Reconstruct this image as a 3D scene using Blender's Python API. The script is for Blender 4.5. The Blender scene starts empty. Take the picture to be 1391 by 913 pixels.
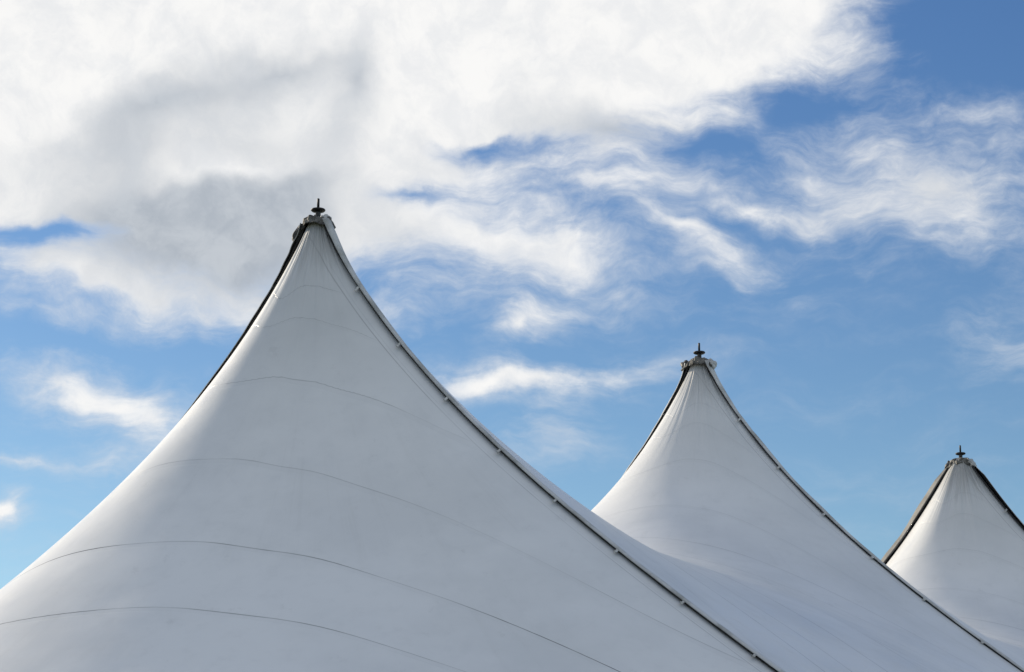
import bpy, bmesh, math, random
import numpy as np
from mathutils import Vector, noise as mnoise

scene = bpy.context.scene
R = math.radians

# ------------------------------------------------------------------ camera
EYE = 1.6
cam = bpy.data.cameras.new('camera')
cam.sensor_width = 36.0
cam.lens = 85.28
cam.clip_start = 0.1
cam.clip_end = 20000.0
camo = bpy.data.objects.new('camera', cam)
scene.collection.objects.link(camo)
camo.location = (0, 0, EYE)
camo.rotation_euler = (R(90 + 15.4), 0, 0)
scene.camera = camo
scene.view_settings.view_transform = 'Standard'
scene.view_settings.look = 'None'
scene.view_settings.exposure = 0.0
scene.view_settings.gamma = 1.0
scene.view_settings.use_curve_mapping = False
scene.cycles.max_bounces = 6

# ------------------------------------------------------------------ sun
SUN_EL, SUN_AZ = 23.0, -50.0          # degrees; azimuth clockwise from +Y
sun = bpy.data.lights.new('sun', 'SUN')
sun.energy = 5.0
sun.angle = R(4.0)                    # thin cloud in front of it
sun.color = (1.0, 0.88, 0.70)
suno = bpy.data.objects.new('sun', sun)
scene.collection.objects.link(suno)
sd = Vector((math.sin(R(SUN_AZ)) * math.cos(R(SUN_EL)), math.cos(R(SUN_AZ)) * math.cos(R(SUN_EL)), math.sin(R(SUN_EL))))
suno.rotation_euler = sd.to_track_quat('Z', 'Y').to_euler()
suno.location = sd * 200

# ------------------------------------------------------------------ node helpers
class NT:
    def __init__(s, tree):
        s.t = tree; s.n = tree.nodes; s.l = tree.links
    def node(s, typ, **kw):
        n = s.n.new(typ)
        for k, v in kw.items(): setattr(n, k, v)
        return n
    def put(s, sock, v):
        if isinstance(v, bpy.types.NodeSocket): s.l.new(v, sock)
        elif v is not None: sock.default_value = v
    def math(s, op, a, b=None, c=None, clamp=False):
        n = s.node('ShaderNodeMath', operation=op, use_clamp=clamp)
        for i, v in enumerate((a, b, c)): s.put(n.inputs[i], v)
        return n.outputs[0]
    def vmath(s, op, a, b=None, scale=None):
        n = s.node('ShaderNodeVectorMath', operation=op)
        s.put(n.inputs[0], a); s.put(n.inputs[1], b)
        if scale is not None: s.put(n.inputs['Scale'], scale)
        return n.outputs['Value'] if op in ('LENGTH', 'DOT_PRODUCT') else n.outputs[0]
    def noise(s, vec, scale, detail=4.0, rough=0.5, dist=0.0, out=0):
        n = s.node('ShaderNodeTexNoise')
        s.put(n.inputs['Vector'], vec); s.put(n.inputs['Scale'], scale)
        n.inputs['Detail'].default_value = detail
        n.inputs['Roughness'].default_value = rough
        n.inputs['Distortion'].default_value = dist
        return n.outputs[out]
    def mapping(s, vec, loc=(0, 0, 0), rot=(0, 0, 0), sc=(1, 1, 1), typ='POINT'):
        n = s.node('ShaderNodeMapping', vector_type=typ)
        s.put(n.inputs['Vector'], vec)
        n.inputs['Location'].default_value = loc
        n.inputs['Rotation'].default_value = rot
        n.inputs['Scale'].default_value = sc
        return n.outputs[0]
    def smooth(s, v, a, b, lo=0.0, hi=1.0):
        n = s.node('ShaderNodeMapRange', interpolation_type='SMOOTHSTEP')
        s.put(n.inputs['Value'], v); s.put(n.inputs['From Min'], a); s.put(n.inputs['From Max'], b)
        n.inputs['To Min'].default_value = lo; n.inputs['To Max'].default_value = hi
        return n.outputs[0]
    def lin(s, v, a, b, lo=0.0, hi=1.0):
        n = s.node('ShaderNodeMapRange')
        s.put(n.inputs['Value'], v); s.put(n.inputs['From Min'], a); s.put(n.inputs['From Max'], b)
        n.inputs['To Min'].default_value = lo; n.inputs['To Max'].default_value = hi
        return n.outputs[0]
    def mix(s, f, a, b, blend='MIX'):
        n = s.node('ShaderNodeMix', data_type='RGBA', blend_type=blend)
        s.put(n.inputs['Factor'], f)
        s.put(n.inputs[6], a if isinstance(a, bpy.types.NodeSocket) else (*a, 1) if len(a) == 3 else a)
        s.put(n.inputs[7], b if isinstance(b, bpy.types.NodeSocket) else (*b, 1) if len(b) == 3 else b)
        return n.outputs[2]

# ------------------------------------------------------------------ sky with clouds (by compass direction and elevation, in degrees)
world = bpy.data.worlds.new('World')
scene.world = world
world.use_nodes = True
w = NT(world.node_tree)
w.n.clear()
out = w.node('ShaderNodeOutputWorld')
bg = w.node('ShaderNodeBackground')
w.l.new(bg.outputs[0], out.inputs[0])
bg.inputs['Strength'].default_value = 0.1
sky = w.node('ShaderNodeTexSky', sky_type='NISHITA')
sky.sun_disc = False
sky.sun_elevation = R(SUN_EL)
sky.sun_rotation = R(SUN_AZ % 360)
sky.air_density = 1.0
sky.dust_density = 0.3
sky.ozone_density = 2.0
tc = w.node('ShaderNodeTexCoord')
d = w.vmath('NORMALIZE', tc.outputs['Generated'])
sep = w.node('ShaderNodeSeparateXYZ'); w.l.new(d, sep.inputs[0])
az = w.math('MULTIPLY', w.math('ARCTAN2', sep.outputs[0], sep.outputs[1]), 180 / math.pi)
el = w.math('MULTIPLY', w.math('ARCSINE', sep.outputs[2]), 180 / math.pi)
cmb = w.node('ShaderNodeCombineXYZ'); w.l.new(az, cmb.inputs[0]); w.l.new(el, cmb.inputs[1])
p = cmb.outputs[0]

def blobs(vec, table):
    """sum of soft elliptical patches: az, el, half width, half height (degrees), tilt, amount"""
    acc = 0.0
    for (a, e, rx, ry, tilt, amp) in table:
        m = w.mapping(vec, (a, e, 0), (0, 0, R(tilt)), (rx, ry, 400), 'TEXTURE')
        g = w.node('ShaderNodeTexGradient', gradient_type='QUADRATIC_SPHERE')
        w.l.new(m, g.inputs[0])
        acc = w.math('MULTIPLY_ADD', g.outputs['Fac'], amp, acc)
    return acc

COVER = [
    (-8.63, 22.37, 18.81, 8.17, 0, 3.00),
    (0.83, 23.11, 11.35, 4.70, 0, 2.60),
    (6.05, 22.83, 7.17, 2.96, 22, 2.00),
    (-7.23, 19.19, 9.58, 4.00, 8, 2.00),
    (-11.58, 19.99, 7.40, 4.52, 0, 2.60),
    (-1.40, 20.71, 6.14, 2.09, 0, 1.10),
    (-9.96, 16.15, 7.97, 1.57, -8, 1.15),
    (-7.16, 17.04, 4.73, 2.26, -20, 0.95),
    (-5.38, 18.04, 3.66, 1.91, 0, 0.70),
    (-5.68, 15.79, 2.89, 1.04, -10, 0.70),
    (-11.26, 17.37, 3.46, 0.80, 8, -1.90),
    (-10.08, 14.98, 5.94, 0.52, -4, -0.90),
    (-9.58, 13.62, 5.37, 1.91, -26, 1.15),
    (-10.91, 14.13, 3.05, 0.87, -12, 0.60),
    (-8.61, 13.28, 2.32, 1.04, -30, 0.60),
    (-11.95, 11.02, 1.06, 0.87, 0, 1.90),
    (-11.85, 12.30, 2.31, 0.42, -6, 0.90),
    (-9.94, 12.03, 1.60, 0.52, 0, 0.40),
    (-1.01, 17.68, 8.76, 2.26, -12, 1.15),
    (1.54, 17.25, 3.46, 1.65, -20, 0.80),
    (0.44, 15.69, 1.99, 0.78, 22, 1.30),
    (4.27, 17.76, 5.11, 0.87, -26, 1.20),
    (5.24, 16.75, 1.45, 0.52, -30, 0.50),
    (2.28, 18.89, 5.88, 0.78, -6, 0.50),
    (0.26, 14.26, 7.18, 0.97, 7, 1.30),
    (2.59, 14.51, 2.69, 0.45, 8, 0.50),
    (-0.82, 14.03, 2.33, 0.73, 5, 0.80),
    (-3.17, 15.66, 2.89, 1.57, 0, 0.60),
    (-0.84, 19.90, 4.25, 0.80, -6, -1.35),
    (-2.48, 18.76, 2.20, 0.52, 8, -1.00),
    (2.84, 19.48, 5.53, 1.04, -15, 0.70),
    (10.25, 18.70, 7.90, 2.96, -4, 1.10),
    (10.74, 17.91, 4.20, 1.22, 0, 0.60),
    (7.39, 19.10, 4.42, 0.96, -28, 0.70),
    (6.28, 18.19, 5.13, 0.49, -8, 0.75),
    (11.74, 19.98, 2.96, 1.22, -10, 0.50),
    (8.86, 19.63, 3.69, 1.04, -25, 0.40),
    (7.18, 20.65, 3.90, 1.04, 18, -0.90),
    (4.86, 19.70, 2.03, 0.61, 0, -0.80),
    (9.12, 21.41, 3.18, 1.65, 0, 1.00),
    (11.87, 22.17, 3.76, 2.26, 0, -1.60),
    (11.98, 15.02, 2.16, 1.91, -35, 0.60),
    (0.88, 12.90, 2.14, 1.39, 0, 0.60),
    (8.56, 16.73, 1.63, 0.52, 0, 0.35),
    (3.34, 16.36, 1.09, 0.70, 0, -0.30),
    (-2.64, 16.71, 2.18, 0.87, 0, 0.40),
]
GREY = [
    (-8.09, 17.95, 8.04, 3.48, 8, 1.60),
    (-8.55, 20.50, 7.06, 1.74, 20, 1.05),
    (-3.99, 21.18, 1.68, 2.61, -8, 0.90),
    (-5.66, 21.56, 3.37, 1.04, 10, 0.60),
    (-6.80, 17.14, 4.37, 2.09, -10, 1.00),
    (2.66, 20.00, 6.11, 1.22, -5, 1.00),
    (0.46, 21.40, 2.05, 1.91, 0, 0.60),
    (9.30, 21.40, 2.99, 1.57, 0, 1.20),
    (7.16, 17.64, 3.65, 1.39, 0, 0.40),
    (-2.47, 17.58, 2.55, 1.39, 0, 0.40),
    (-5.41, 18.91, 3.49, 1.74, 0, 0.80),
    (2.32, 22.07, 9.38, 1.91, 0, -0.80),
    (-11.63, 20.83, 4.84, 1.91, 0, -0.50),
    (-6.69, 19.12, 4.23, 0.78, 6, -1.00),
    (10.25, 18.70, 6.61, 2.78, 0, 0.55),
    (0.79, 12.91, 2.50, 1.57, 0, 0.90),
    (11.98, 15.02, 1.98, 1.91, 0, 0.90),
    (-1.39, 19.67, 2.96, 1.04, 0, 0.40),
]
wn = w.vmath('SUBTRACT', w.noise(p, 0.30, 3, 0.55, out=1), (0.5, 0.5, 0.5))
p1 = w.vmath('ADD', p, w.vmath('SCALE', wn, scale=2.2))
wn2 = w.vmath('SUBTRACT', w.noise(p, 1.6, 4, 0.6, out=1), (0.5, 0.5, 0.5))
p2 = w.vmath('ADD', p1, w.vmath('SCALE', wn2, scale=0.40))
cov = w.math('MINIMUM', blobs(p2, COVER), 2.0)
streak = w.noise(w.mapping(p1, (0, 0, 0), (0, 0, R(14)), (0.32, 1.5, 1)), 0.75, 9, 0.58)
fine = w.noise(w.mapping(p1, (3, 7, 0), (0, 0, R(24)), (0.7, 1.5, 1)), 1.9, 9, 0.66)
nz = w.math('ADD', w.math('MULTIPLY_ADD', streak, 2.1, -1.08), w.math('MULTIPLY_ADD', fine, 1.0, -0.5))
# clouds over the rest of the sky
rest = w.math('MULTIPLY_ADD', w.noise(w.mapping(d, (2.3, 0.4, 0), (0, 0, 0), (1, 1, 1.8)), 1.7, 6, 0.55), 5.0, -1.8)
rest = w.math('MULTIPLY', rest, w.smooth(w.vmath('LENGTH', w.vmath('SUBTRACT', p, (0, 14, 0))), 16, 26))
nz = w.math('MULTIPLY', nz, w.math('MULTIPLY', w.smooth(cov, 0.8, 1.7, 1.0, 0.12), w.smooth(cov, -0.2, 0.35, 0.35, 1.0)))
dens = w.math('ADD', w.math('ADD', cov, nz), rest)
alpha = w.smooth(dens, -0.15, 1.6)
grey = w.math('ADD', blobs(p2, GREY), w.math('MULTIPLY_ADD', w.noise(p2, 0.55, 7, 0.6), 0.9, -0.47))
greyf = w.smooth(grey, -0.08, 1.2)
white = w.mix(w.smooth(w.noise(p2, 0.9, 8, 0.65), 0.36, 0.66), (9.5, 9.45, 9.35), (8.4, 8.5, 8.65))
cloud = w.mix(greyf, white, w.mix(w.smooth(w.noise(p2, 1.1, 7, 0.6), 0.3, 0.7), (4.3, 4.75, 5.35), (5.5, 5.9, 6.4)))
cloud = w.mix(w.smooth(dens, 0.4, 1.5), (6.6, 7.1, 7.8), cloud)
# clear sky: Nishita, deepened
blue = w.mix(1.0, sky.outputs[0], (0.86, 1.01, 1.07), 'MULTIPLY')
blue = w.mix(w.smooth(el, 16.0, 4.0), blue, (1.14, 1.12, 1.04), 'MULTIPLY')
blue = w.mix(w.smooth(el, 8.0, 24.0), blue, (0.66, 0.78, 0.98), 'MULTIPLY')
skyc = w.mix(alpha, blue, cloud)
w.l.new(skyc, bg.inputs['Color'])
world.cycles.sampling_method = 'MANUAL'
world.cycles.sample_map_resolution = 512
# ------------------------------------------------------------------ materials
def material(name):
    m = bpy.data.materials.new(name); m.use_nodes = True
    t = NT(m.node_tree)
    return m, t, m.node_tree.nodes['Principled BSDF']

def canvas_material(name, dirt_tone=1.0, weld=1.0):
    """white coated tent cloth: welded panel lines (from the 'panel' map), stitched hem lines, weathering"""
    m, t, b = material(name)
    obj = t.node('ShaderNodeTexCoord').outputs['Object']
    uv = t.node('ShaderNodeUVMap', uv_map='panel').outputs[0]
    s = t.node('ShaderNodeSeparateXYZ'); t.l.new(uv, s.inputs[0])
    panel, edge = s.outputs[0], s.outputs[1]
    uv2 = t.node('ShaderNodeUVMap', uv_map='grime').outputs[0]
    s2 = t.node('ShaderNodeSeparateXYZ'); t.l.new(uv2, s2.inputs[0])
    ang, depth = s2.outputs[0], s2.outputs[1]
    # weld lines: 2 cm dark line with a broader, very faint band where two panels overlap
    fr = t.math('SUBTRACT', t.math('FRACT', t.math('ADD', panel, 0.5)), 0.5)
    fa = t.math('ABSOLUTE', fr)
    patch = t.noise(obj, 0.55, 3, 0.6)
    lw = t.smooth(fa, 0.0085, 0.002)
    inner = t.smooth(edge, 0.18, 0.30)
    line = t.math('MULTIPLY', t.math('MULTIPLY', lw, t.smooth(patch, 0.36, 0.60, 0.25, 1.0)), inner)
    line = t.math('MULTIPLY', line, t.math('MULTIPLY', t.smooth(panel, 4.3, 4.7, 0.32, 1.0), t.smooth(panel, 5.3, 5.7, 1.0, 0.7)))
    band = t.math('MULTIPLY', t.smooth(t.math('ABSOLUTE', t.math('SUBTRACT', fr, 0.028)), 0.028, 0.024), inner)
    # two stitched lines of the reinforcement along the laced edge
    e1 = t.smooth(t.math('ABSOLUTE', t.math('SUBTRACT', edge, 0.205)), 0.008, 0.003)
    e2 = t.smooth(t.math('ABSOLUTE', t.math('SUBTRACT', edge, 0.165)), 0.007, 0.003)
    hem = t.math('MULTIPLY', t.math('MAXIMUM', t.math('MULTIPLY', e1, 0.8), t.math('MULTIPLY', e2, 0.2)), t.smooth(patch, 0.3, 0.6, 0.3, 0.9))
    # cloth colour with broad, faint weathering
    n1 = t.noise(obj, 0.45, 5, 0.6)
    n2 = t.noise(obj, 3.5, 6, 0.65)
    col = t.mix(t.smooth(n1, 0.35, 0.68), (0.80, 0.80, 0.80), (0.71, 0.715, 0.72))
    col = t.mix(t.math('MULTIPLY', t.smooth(n2, 0.5, 0.75), 0.22), col, (0.62, 0.625, 0.63))
    scuff = t.math('MULTIPLY', t.smooth(t.noise(t.mapping(obj, (0, 0, 0), (0.3, 0.2, 0.9), (2.2, 0.5, 2.2)), 1.4, 8, 0.7), 0.60, 0.72), 0.22)
    col = t.mix(scuff, col, (0.52, 0.52, 0.52))
    # faint water marks running down the slope
    cw = t.node('ShaderNodeCombineXYZ')
    t.l.new(t.math('MULTIPLY', ang, 22.0), cw.inputs[0]); t.l.new(t.math('MULTIPLY', depth, 0.35), cw.inputs[1])
    wm = t.math('MULTIPLY', t.smooth(t.noise(cw.outputs[0], 1.0, 7, 0.7), 0.50, 0.74), t.smooth(n1, 0.40, 0.60))
    col = t.mix(t.math('MULTIPLY', wm, 0.22), col, (0.55, 0.55, 0.54))
    spot = t.math('MULTIPLY', t.smooth(t.noise(obj, 2.1, 9, 0.72), 0.63, 0.72), 0.20)
    col = t.mix(spot, col, (0.45, 0.45, 0.44))
    # grime that has run down from the mast head
    cmb = t.node('ShaderNodeCombineXYZ')
    t.l.new(t.math('MULTIPLY', ang, 9.0), cmb.inputs[0]); t.l.new(t.math('MULTIPLY', depth, 0.55), cmb.inputs[1])
    run = t.noise(cmb.outputs[0], 1.6, 6, 0.7)
    reach = t.smooth(depth, 1.5, 0.1)
    gr = t.math('MULTIPLY', t.smooth(t.math('MULTIPLY_ADD', reach, 0.42, run), 0.52, 0.92), t.math('MULTIPLY', reach, 0.75 * dirt_tone))
    col = t.mix(gr, col, (0.26, 0.255, 0.235))
    broad = t.math('MULTIPLY', t.smooth(depth, 3.6, 0.2), 0.34 * dirt_tone)  # smooth darkening of the cloth towards the mast head
    col = t.mix(broad, col, (0.42, 0.42, 0.41))
    col = t.mix(t.math('MULTIPLY', band, 0.06), col, (0.40, 0.41, 0.42))
    col = t.mix(t.math('MULTIPLY', hem, 0.55), col, (0.16, 0.16, 0.165))
    col = t.mix(t.math('MULTIPLY', line, weld), col, (0.09, 0.09, 0.095))
    t.l.new(col, b.inputs['Base Color'])
    t.put(b.inputs['Roughness'], t.lin(n2, 0.3, 0.7, 0.28, 0.42))
    b.inputs['Specular IOR Level'].default_value = 0.5
    # relief: weld step, creases from the mast head, slight sag in the cloth
    crease = t.math('MULTIPLY', t.noise(cmb.outputs[0], 0.8, 2, 0.45), t.smooth(depth, 2.2, 0.2))
    hgt = t.math('ADD', t.math('MULTIPLY', crease, 0.05), t.math('MULTIPLY', t.noise(obj, 0.8, 2, 0.4), 0.05))
    hgt = t.math('ADD', hgt, t.math('MULTIPLY', band, 0.002))
    hgt = t.math('ADD', hgt, t.math('MULTIPLY', t.noise(obj, 9.0, 3, 0.5), 0.0022))
    bp = t.node('ShaderNodeBump'); bp.inputs['Strength'].default_value = 0.6; bp.inputs['Distance'].default_value = 1.0
    t.l.new(hgt, bp.inputs['Height']); t.l.new(bp.outputs[0], b.inputs['Normal'])
    return m

def plain_material(name, c1, c2, scale, rough, metal=0.0, bump=0.0, lo=0.4, hi=0.65, stretch=(1, 1, 1)):
    m, t, b = material(name)
    obj = t.node('ShaderNodeTexCoord').outputs['Object']
    n = t.noise(t.mapping(obj, (0, 0, 0), (0, 0, 0), stretch), scale, 7, 0.65)
    t.l.new(t.mix(t.smooth(n, lo, hi), c1, c2), b.inputs['Base Color'])
    b.inputs['Roughness'].default_value = rough; b.inputs['Metallic'].default_value = metal
    if bump:
        bp = t.node('ShaderNodeBump'); bp.inputs['Distance'].default_value = bump; bp.inputs['Strength'].default_value = 0.7
        t.l.new(n, bp.inputs['Height']); t.l.new(bp.outputs[0], b.inputs['Normal'])
    return m

M_canvas = [canvas_material('tent_canvas'), canvas_material('tent_canvas_cleaner', 0.9, 0.5), canvas_material('tent_canvas_greyer', 1.25, 0.55)]
M_flap = plain_material('flap_canvas', (0.60, 0.60, 0.59), (0.36, 0.36, 0.34), 2.5, 0.5, bump=0.01)
M_foldshade = plain_material('fold_shade_dark', (0.035, 0.035, 0.037), (0.07, 0.068, 0.066), 3.0, 0.6)  # near-black puts deep-fold shade under the flaps; also dark bunched cloth
M_grey = plain_material('shade_grey_canvas', (0.085, 0.085, 0.085), (0.035, 0.035, 0.034), 3.0, 0.6, bump=0.02)  # shade on the far tent's left flap put into the colour; also bunched cloth
M_cap = plain_material('weathered_canvas', (0.17, 0.163, 0.145), (0.03, 0.028, 0.025), 7.5, 0.7, bump=0.03, lo=0.36, hi=0.62)
M_laceshade = plain_material('lacing_shade_black', (0.012, 0.012, 0.013), (0.035, 0.034, 0.033), 12, 0.7)
M_clip = plain_material('webbing', (0.62, 0.61, 0.58), (0.36, 0.35, 0.33), 14, 0.6)
M_steel = plain_material('dark_steel', (0.012, 0.012, 0.014), (0.030, 0.028, 0.027), 10, 0.55, metal=0.2, bump=0.002)
M_galv = plain_material('grey_steel', (0.07, 0.07, 0.075), (0.035, 0.035, 0.038), 12, 0.45, metal=0.5)

# ------------------------------------------------------------------ object helpers
def link(name, verts, faces, mat, parent=None, smooth=True):
    me = bpy.data.meshes.new(name)
    me.from_pydata([tuple(map(float, v)) for v in verts], [], faces)
    me.materials.append(mat)
    if smooth: me.polygons.foreach_set('use_smooth', [True] * len(me.polygons))
    me.update()
    o = bpy.data.objects.new(name, me)
    scene.collection.objects.link(o)
    if parent: o.parent = parent
    return o

def lathe(profile, n=28, centre=(0, 0)):
    v, f = [], []
    for r, z in profile:
        for i in range(n):
            a = 2 * math.pi * i / n
            v.append((centre[0] + r * math.cos(a), centre[1] + r * math.sin(a), z))
    for j in range(len(profile) - 1):
        for i in range(n):
            k = (i + 1) % n
            f.append((j * n + i, j * n + k, (j + 1) * n + k, (j + 1) * n + i))
    f.append(tuple(range(n))[::-1]); f.append(tuple((len(profile) - 1) * n + i for i in range(n)))
    return v, f

def sweep(sections):
    """closed cross-sections (lists of points) joined into a capped tube"""
    n = len(sections[0]); v = [q for s in sections for q in s]; f = []
    for j in range(len(sections) - 1):
        for i in range(n):
            k = (i + 1) % n
            f.append((j * n + i, j * n + k, (j + 1) * n + k, (j + 1) * n + i))
    f.append(tuple(range(n))[::-1]); f.append(tuple((len(sections) - 1) * n + i for i in range(n)))
    return v, f

# ------------------------------------------------------------------ ground
def ground():
    n = 60; v = []; f = []
    xs = [math.copysign(abs(t) ** 3, t) * 6000 for t in np.linspace(-1, 1, n)]
    for y in xs:
        for x in xs:
            v.append((x, y + 30, 0.0))
    for j in range(n - 1):
        for i in range(n - 1):
            f.append((j * n + i, j * n + i + 1, (j + 1) * n + i + 1, (j + 1) * n + i))
    m = plain_material('mown_grass', (0.05, 0.075, 0.03), (0.11, 0.11, 0.06), 0.35, 0.9, bump=0.05)
    o = link('ground', v, f, m, smooth=False)
    o['kind'] = 'structure'
ground()

# ------------------------------------------------------------------ shape of the tents
# Tents stand in a row 9.6 m apart. Each canopy hangs from its mast and from two ridges (the laced
# seams) that run from the mast head to the eaves across the row; between the ridges the cloth
# draws in, and between two masts it sags into a saddle.
PEAK = 12.0
SEAM_A, SEAM_B = R(-37.07), R(153.0)
MASTS = [(-2.659, 31.621), (3.130, 39.170), (8.872, 46.883)]
ROW = R(52.93)
HALF = 4.78
FRONT = (1.12, 0.62, 0.95)
REAR = (0.85, 0.95, 0.95)
TAU = 1.4
SADDLE = 0.5
GIRTH = (0.99, 0.96, 1.02)
TOPFULL = (0.0, 0.0, 0.12)
HH = np.linspace(0, 13, 2601)
_rr = np.linspace(0, 18, 18001)
_hr = 0.72 * _rr + 1.80 * (1 - np.exp(-_rr / 2.0))
RSEAM = np.interp(HH, _hr, _rr) + 0.10 * np.exp(-HH / 0.4)

def span(phi):
    a = np.mod(phi - SEAM_A, 2 * np.pi); b = np.mod(SEAM_B - SEAM_A, 2 * np.pi)
    return np.where(a < b, a / b, (a - b) / (2 * np.pi - b)), a < b

# how far the front of a canopy draws in between its ridges: a rounded corner near the far ridge, then a flatter face
WT = np.linspace(0, 1, 401)
_w = np.interp(WT, [0, .06, .14, .25, .36, .5, .65, .80, .90, .96, 1], [0, .36, .60, .70, .76, 1.05, 1.22, 1.04, .62, .24, 0])
_k = np.exp(-0.5 * (np.arange(-60, 61) / 15.0) ** 2); _k /= _k.sum()
_s = np.convolve(np.concatenate([-_w[60:0:-1], _w, -_w[-2:-62:-1]]), _k, 'valid')
WV = _s - _s[0] * (1 - WT) - _s[-1] * WT

def drop(x, y, i):
    """depth below the peak of tent i alone at (x, y) from its mast"""
    rho = np.hypot(x, y); phi = np.arctan2(y, x)
    t, rear = span(phi)
    K = np.where(rear, REAR[i] * np.sin(np.pi * t), FRONT[i] * np.interp(t, WT, WV))
    soft = rear | (i > 0)        # sections shared with a neighbour slacken towards the saddle
    lo = np.zeros_like(rho); hi = np.full_like(rho, 13.0)
    for _ in range(36):
        m = (lo + hi) / 2
        r = (np.interp(m, HH, RSEAM) * GIRTH[i] + TOPFULL[i] * (1 - np.exp(-m / 0.3))) * (1 - (0.10 + 0.32 * (1 - np.exp(-m)) - 0.027 * m) * K * np.where(soft, np.clip(1 - 0.20 * (m - 1.6), 0.0, 1), 1))
        g = r < rho
        lo = np.where(g, m, lo); hi = np.where(g, hi, m)
    return (lo + hi) / 2

def height(x, y, i):
    """canopy height at (x, y) from mast i, the neighbours' pull included"""
    x = np.atleast_1d(np.asarray(x, float)); y = np.atleast_1d(np.asarray(y, float))
    zs = np.stack([-drop(x + MASTS[i][0] - m[0], y + MASTS[i][1] - m[1], j) for j, m in enumerate(MASTS)])
    mx = zs.max(0)
    z = PEAK + mx + TAU * np.log(np.exp((zs - mx) / TAU).sum(0))
    # tension between neighbouring masts holds the saddles up
    along = (x + MASTS[i][0] - MASTS[0][0]) * math.cos(ROW) + (y + MASTS[i][1] - MASTS[0][1]) * math.sin(ROW)
    for k in range(len(MASTS) - 1):
        z = z + SADDLE * np.exp(-((along - (2 * k + 1) * HALF) / 2.3) ** 2)
    return z

CC = np.array([0, .60, .80, 1.28, 2.14, 3.27, 4.30, 5.6, 7.0, 8.5, 10.0, 14.0])
CS = np.array([.3, .95, 1.6, 3.2, 7.3, 11.4, 14.5, 17.5, 21, 25, 29, 40])
CI = np.array([.2, 1, 2, 3, 4, 5, 6, 7, 8, 9, 10, 12.6])
GX = np.linspace(-1.2, 1.2, 601)
_g = np.interp(GX, [-1.2, -1, -.6, -.3, -.15, -.06, 0, .06, .13, .2, .27, .35, .42, .55, .68, .81, .92, 1, 1.2], [-.3, 0, .5, .90, 1.07, 1.055, 1, .92, .81, .735, .67, .61, .555, .46, .365, .265, .14, 0, -.4])
_k = np.exp(-0.5 * (np.arange(-30, 31) / 16.0) ** 2); _k /= _k.sum()
GV = np.convolve(np.pad(_g, 30, mode='edge'), _k, 'valid')
def panel_index(u, v):
    """which fabric panel: weld lines arch across the section and end on the ridges"""
    u = np.abs(u); lo = np.zeros_like(u); hi = np.full_like(u, 14.0)
    for _ in range(36):
        c = (lo + hi) / 2
        g = c * np.interp(v / np.interp(c, CC, CS), GX, GV) < u
        lo = np.where(g, c, lo); hi = np.where(g, hi, c)
    return np.interp((lo + hi) / 2, CC, CI)

EAVE_DROP = 9.4
R0 = 0.10
def canopy(i, rear, parent):
    a0, a1 = (SEAM_A, SEAM_B) if rear else (SEAM_B, SEAM_A + 2 * np.pi)
    npz, nr = 200, 190
    t = np.linspace(0, 1, npz)
    phi = a0 + (a1 - a0) * t
    # outer limit: eaves, or the valley half way to the next mast
    lim = np.interp(EAVE_DROP, HH, RSEAM) * (1 - 0.25 * np.sin(np.pi * t))
    along = np.cos(phi - ROW)
    if rear and i < len(MASTS) - 1: lim = np.minimum(lim, np.where(along > 1e-3, HALF / np.maximum(along, 1e-3), 99))
    if not rear and i > 0: lim = np.minimum(lim, np.where(along < -1e-3, HALF / np.maximum(-along, 1e-3), 99))
    s = np.linspace(0, 1, nr) ** 1.7
    rho = R0 + (lim[None, :] - R0) * s[:, None]
    x = rho * np.cos(phi)[None, :]; y = rho * np.sin(phi)[None, :]
    z = height(x.ravel(), y.ravel(), i).reshape(x.shape)
    # gathers under the mast head
    fold = np.array([mnoise.noise(Vector((math.cos(q) * 3.3 + i * 7, math.sin(q) * 3.3, 2.2))) + 0.6 * mnoise.noise(Vector((math.cos(q) * 8 + i * 3, math.sin(q) * 8, 9.2))) for q in phi])
    dep = PEAK - z
    amp = 0.055 * np.exp(-dep / 0.55) * np.minimum(1, np.sin(np.pi * t) * 5)[None, :]
    k = 1 + amp * fold[None, :] * 2.2
    x0, y0 = x, y
    x = x * k; y = y * k
    verts = np.stack([x, y, z], -1).reshape(-1, 3)
    faces = [(j * npz + q, j * npz + q + 1, (j + 1) * npz + q + 1, (j + 1) * npz + q) for j in range(nr - 1) for q in range(npz - 1)]
    o = link('canopy', verts, faces, M_canvas[i], parent)
    u = x0 * math.cos(ROW) + y0 * math.sin(ROW); v = x0 * math.sin(ROW) - y0 * math.cos(ROW)
    pi_ = panel_index(u.ravel(), v.ravel())
    dA = np.abs(-x * np.sin(SEAM_A) + y * np.cos(SEAM_A)); dB = np.abs(-x * np.sin(SEAM_B) + y * np.cos(SEAM_B))
    edge = np.where(np.cos(phi - SEAM_A)[None, :] > np.cos(phi - SEAM_B)[None, :], dA, dB).ravel()
    edge = np.minimum(edge, 5)
    lv = np.array([vi for fc in faces for vi in fc])
    me = o.data
    for nm, a, b in (('panel', pi_, edge), ('grime', np.broadcast_to(phi[None, :], x.shape).ravel() + i * 2.3, dep.ravel())):
        l = me.uv_layers.new(name=nm)
        l.data.foreach_set('uv', np.stack([a[lv], b[lv]], -1).ravel())
    return o

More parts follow.
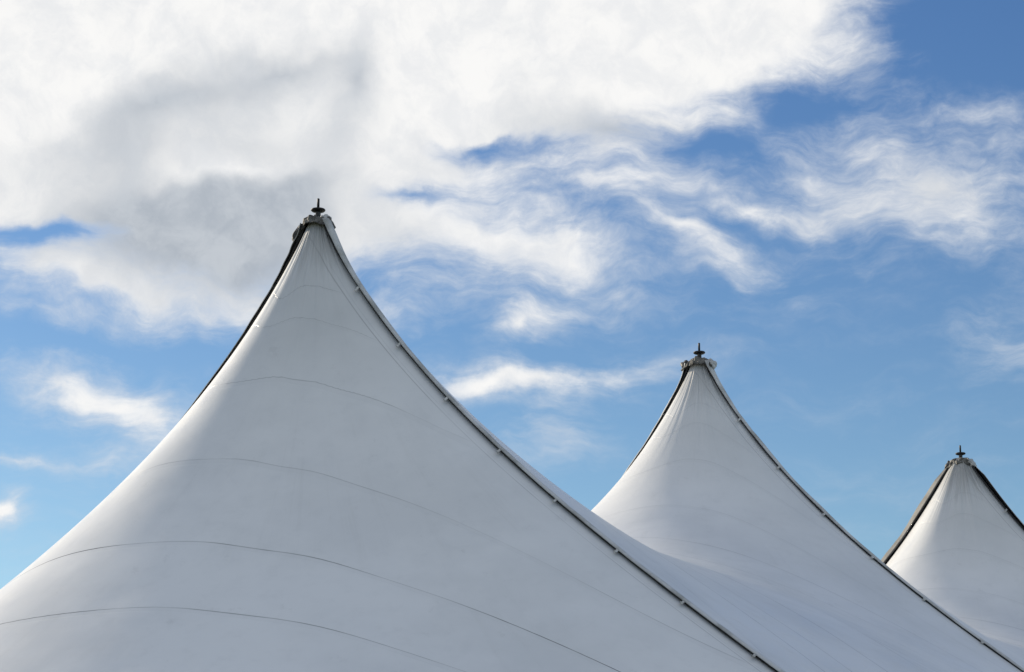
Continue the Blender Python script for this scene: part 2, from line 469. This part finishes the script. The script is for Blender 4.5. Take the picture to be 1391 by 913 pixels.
class Ridge:
    """the laced seam of tent i along azimuth a, as a curve with a local frame"""
    def __init__(s, i, a, front):
        s.i, s.a = i, a
        s.dir = np.array([math.cos(a), math.sin(a)])
        s.side = np.array([-s.dir[1], s.dir[0]]) * front      # horizontal, towards the front of the row
        s.rho = 0.14 + (11.6 - 0.14) * np.linspace(0, 1, 420) ** 1.35
        s.z = height(s.rho * s.dir[0], s.rho * s.dir[1], i)
        s.arc = np.concatenate([[0], np.cumsum(np.hypot(np.diff(s.rho), np.diff(s.z)))])
    def frame(s, arc):
        r = float(np.interp(arc, s.arc, s.rho)); z = float(np.interp(arc, s.arc, s.z))
        r2 = float(np.interp(arc + .03, s.arc, s.rho)); z2 = float(np.interp(arc + .03, s.arc, s.z))
        t = np.array([s.dir[0] * (r2 - r), s.dir[1] * (r2 - r), z2 - z]); t /= np.linalg.norm(t)
        b = np.array([s.side[0], s.side[1], 0.0])
        n = np.cross(t, b); n = n if n[2] > 0 else -n
        return np.array([s.dir[0] * r, s.dir[1] * r, z]), t, b, n
    def surf(s, P, b, off):
        """the cloth beside the ridge"""
        q = P + b * off
        q[2] = height(q[0], q[1], s.i)[0]
        return q

def seam_flap(i, a, front, parent, width=0.085, lift=0.045, loose=1.0, seed=0, hug=0.0, gape=0.0, mat=None):
    rg = Ridge(i, a, front)
    top = 0.02
    arcs = np.concatenate([np.arange(top, 2.2, 0.025), np.arange(2.2, rg.arc[-1] - .05, 0.08)])
    secs = []; lip = []
    for q in arcs:
        P, t, b, n = rg.frame(q)
        w1 = mnoise.noise(Vector((q * 1.3, seed, i * 5.1))); w2 = mnoise.noise(Vector((q * 4.2, seed + 9, i * 2.1)))
        crumple = math.exp(-q / 0.55) * loose
        wd = width * (1 + 0.10 * w1) + crumple * (0.055 + 0.06 * w2)
        lf = lift * (1 + 0.22 * w1 + 0.10 * w2) + crumple * (0.045 + 0.05 * w1)
        th = 0.007
        ramp = min(1.0, 0.25 + q / 0.7); gp = gape * ramp * (0.45 + 0.55 * math.exp(-max(0, q - 0.5) / 1.0))
        if lift > 0.1 or gape: lf *= ramp; wd *= 0.4 + 0.6 * ramp
        back = rg.surf(P, b, -0.13) + n * 0.006
        under = rg.surf(P, b, -0.115) - n * 0.004
        l1, l2 = P + b * wd * 0.6 + n * (lf * 1.05), P + b * wd + n * (lf * 0.62)
        if gape:
            l1 = l1 + n * gp * 0.45; l2 = l2 + n * gp * (1 + 0.3 * w1)
        if hug:
            l1 = l1 * (1 - hug) + (rg.surf(P, b, wd * 0.6) + n * 0.05) * hug
            l2 = l2 * (1 - hug) + (rg.surf(P, b, wd) + n * (0.030 + 0.02 * w1)) * hug
        pr = [back, P - b * 0.055 + n * (lf * 0.55), P + n * lf, l1, l2,
              l2 - b * 0.006 - n * th, l1 - b * 0.004 - n * th, P + n * (lf - th), P - b * 0.05 + n * (lf * 0.55 - th), under]
        secs.append(pr)
        lip.append((P + b * (wd * 0.55) + n * 0.012, t, b, n))
    v, f = sweep(secs)
    fl = link('seam_flap', v, f, mat or M_flap, parent)
    fl.data.materials.append(M_foldshade)
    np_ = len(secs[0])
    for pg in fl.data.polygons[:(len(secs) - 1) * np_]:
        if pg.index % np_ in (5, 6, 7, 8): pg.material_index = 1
    # black cord in the gap under the flap, added to darken its shade line
    rs = []
    for (c, t, b, n) in lip[::1]:
        rs.append([c + (b * math.cos(g) + n * math.sin(g)) * 0.017 for g in np.linspace(0, 2 * math.pi, 7)[:-1]])
    v, f = sweep(rs)
    link('lacing_shade', v, f, M_laceshade, fl)
    # webbing hooks every 1.16 m
    first = rg.arc[np.searchsorted(rg.z * -1, -(PEAK - 1.15))] if a == SEAM_A else 0.95
    q = first
    reach = 1.0 if a == SEAM_A else 0.3
    rnd = random.Random(seed * 31 + i)
    while q < rg.arc[-1] - 0.3:
        P, t, b, n = rg.frame(q + rnd.uniform(-.02, .02))
        base = P + b * (width * 0.55) + n * 0.022
        out1 = (rg.surf(P, b, (width + 0.015) * reach) * 0.35 + (P + b * ((width + 0.015) * reach)) * (1 - 0.35)) + n * 0.022 + t * 0.01
        out2 = (rg.surf(P, b, (width + 0.055) * reach) * 0.45 + (P + b * ((width + 0.055) * reach)) * (1 - 0.45)) + n * 0.016 + t * 0.015
        tip = (rg.surf(P, b, (width + 0.075) * reach) * 0.5 + (P + b * ((width + 0.075) * reach)) * (1 - 0.5)) + n * 0.045 + t * 0.01
        path = [base, (base + out1) / 2 + n * 0.008, out1, out2, tip]
        ss = []
        for k, c in enumerate(path):
            h = 0.021 * (1 - 0.08 * k)
            dn = n if k < 4 else b
            ss.append([c - t * h - dn * 0.004, c + t * h - dn * 0.004, c + t * h + dn * 0.005, c - t * h + dn * 0.005])
        v, f = sweep(ss)
        link('webbing_hook', v, f, M_clip, fl, smooth=False)
        q += 1.16
    return fl

def mast_cap(i, parent, seed, droop=1.0, girth=1.0):
    """weathered cloth gathered round the mast head, open folds and a ragged lower edge"""
    n, rows = 96, 22
    v = []; f = []
    for j in range(rows):
        s = j / (rows - 1)
        for k in range(n):
            a = 2 * math.pi * k / n
            c, sn = math.cos(a), math.sin(a)
            g = mnoise.noise(Vector((c * 1.6 + seed, sn * 1.6, s * 1.2)))
            g2 = mnoise.noise(Vector((c * 4.5, sn * 4.5 + seed, s * 2.5)))
            rid = (max(0, math.cos(a - SEAM_A)) ** 6 + max(0, math.cos(a - SEAM_B)) ** 6)
            if s < 0.3:
                r = 0.045 + (0.15 - 0.045) * (s / 0.3) ** 0.6
                z = PEAK - 0.015 + 0.03 * g - 0.02 * (s / 0.3) ** 3
            else:
                q = (s - 0.3) / 0.7
                r = 0.150 + 0.045 * q + rid * (0.035 + 0.045 * q)
                z = PEAK - 0.035 - (0.11 + 0.05 * g * droop + 0.06 * rid) * q + 0.03 * g
            r *= girth
            r *= 1 + (0.18 * g + 0.15 * g2) * min(1, s / 0.25)
            v.append((r * c, r * sn, z + 0.030 * g2))
    for j in range(rows - 1):
        for k in range(n):
            q = (k + 1) % n
            f.append((j * n + k, j * n + q, (j + 1) * n + q, (j + 1) * n + k))
    o = link('mast_cap', v, f, M_cap, parent)
    sol = o.modifiers.new('thickness', 'SOLIDIFY'); sol.thickness = 0.008; sol.offset = 0
    return o

def bunched_cloth(a, r, dz, size, seed, mat, parent):
    """loose cloth bunched up where a seam meets the mast head"""
    n, rows = 30, 20
    v = []; f = []
    da = Vector((math.cos(a), math.sin(a), 0)); db = Vector((-da.y, da.x, 0)); dn = (Vector((0, 0, 1)) - da * 0.55).normalized()
    c0 = da * r + Vector((0, 0, PEAK + dz))
    dr = (da + Vector((0, 0, 0.55))).normalized()
    for j in range(rows + 1):
        th = math.pi * j / rows
        for k in range(n):
            ph = 2 * math.pi * k / n
            p = Vector((math.sin(th) * math.cos(ph), math.sin(th) * math.sin(ph), math.cos(th)))
            g = 1 + 0.45 * mnoise.noise(p * 1.3 + Vector((seed, 0, 0))) + 0.22 * mnoise.noise(Vector((p.x * 4, p.y * 4, p.z * 1.2)) + Vector((0, seed, 0)))
            v.append(c0 + dr * (p.x * size[0] * g) + db * (p.y * size[1] * g) + dn * (p.z * size[2] * g))
    for j in range(rows):
        for k in range(n):
            q = (k + 1) % n
            f.append((j * n + k, (j + 1) * n + k, (j + 1) * n + q, j * n + q))
    return link('bunched_cloth', v, f, mat, parent)

def mast(parent):
    v, f = lathe([(0.06, 0.0), (0.06, PEAK - 1.5), (0.037, PEAK - 1.45), (0.037, PEAK + 0.06), (0.045, PEAK + 0.075)])
    m = link('mast', v, f, M_galv, parent)
    v, f = lathe([(0.046, PEAK + 0.07), (0.088, PEAK + 0.083), (0.099, PEAK + 0.094), (0.101, PEAK + 0.103), (0.094, PEAK + 0.112), (0.04, PEAK + 0.119), (0.02, PEAK + 0.123)], 36)
    link('disc', v, f, M_steel, m)
    v, f = lathe([(0.018, PEAK + 0.12), (0.018, PEAK + 0.26), (0.013, PEAK + 0.268)], 16)
    link('rod', v, f, M_steel, m)

LABELS = ('largest white peaked tent, its dark rod against the grey cloud, leftmost of the row',
          'middle white peaked tent rising behind the largest one, peak against clear blue sky',
          'smallest, farthest white peaked tent, cut off by the right edge of the photo')
for i, (mx, my) in enumerate(MASTS):
    root = bpy.data.objects.new('peaked_tent', None)
    scene.collection.objects.link(root)
    root.location = (mx, my, 0)
    root['label'] = LABELS[i]
    root['category'] = 'tent'
    root['group'] = 'white peaked tents in a row'
    canopy(i, False, root)
    canopy(i, True, root)
    if i < 2:
        seam_flap(i, SEAM_A, -1, root, seed=i + 1)
        seam_flap(i, SEAM_B, 1, root, width=0.08, lift=0.05, seed=i + 11)
    else:
        seam_flap(i, SEAM_A, -1, root, width=0.08, lift=0.05, loose=1.2, seed=24, gape=0.07)
        seam_flap(i, SEAM_B, 1, root, width=0.12, lift=0.13, loose=0.6, seed=33, hug=0.75, mat=M_grey)
    mast_cap(i, root, 3.7 + i * 5.3, (1.0, 1.5, 1.3)[i], (1.0, 1.08, 1.0)[i])
    for a, r, dz, size, mat in (
            ((SEAM_B, .29, -.19, (.075, .07, .16), M_grey), (SEAM_A, .15, -.07, (.06, .08, .07), M_flap)),
            ((SEAM_B, .24, -.10, (.085, .09, .09), M_foldshade), (SEAM_A, .25, -.13, (.06, .08, .09), M_flap)),
            ((SEAM_B, .24, -.12, (.075, .08, .10), M_foldshade), (SEAM_A, .24, -.13, (.06, .08, .10), M_flap)))[i]:
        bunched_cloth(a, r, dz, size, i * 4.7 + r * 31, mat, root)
    mast(root)
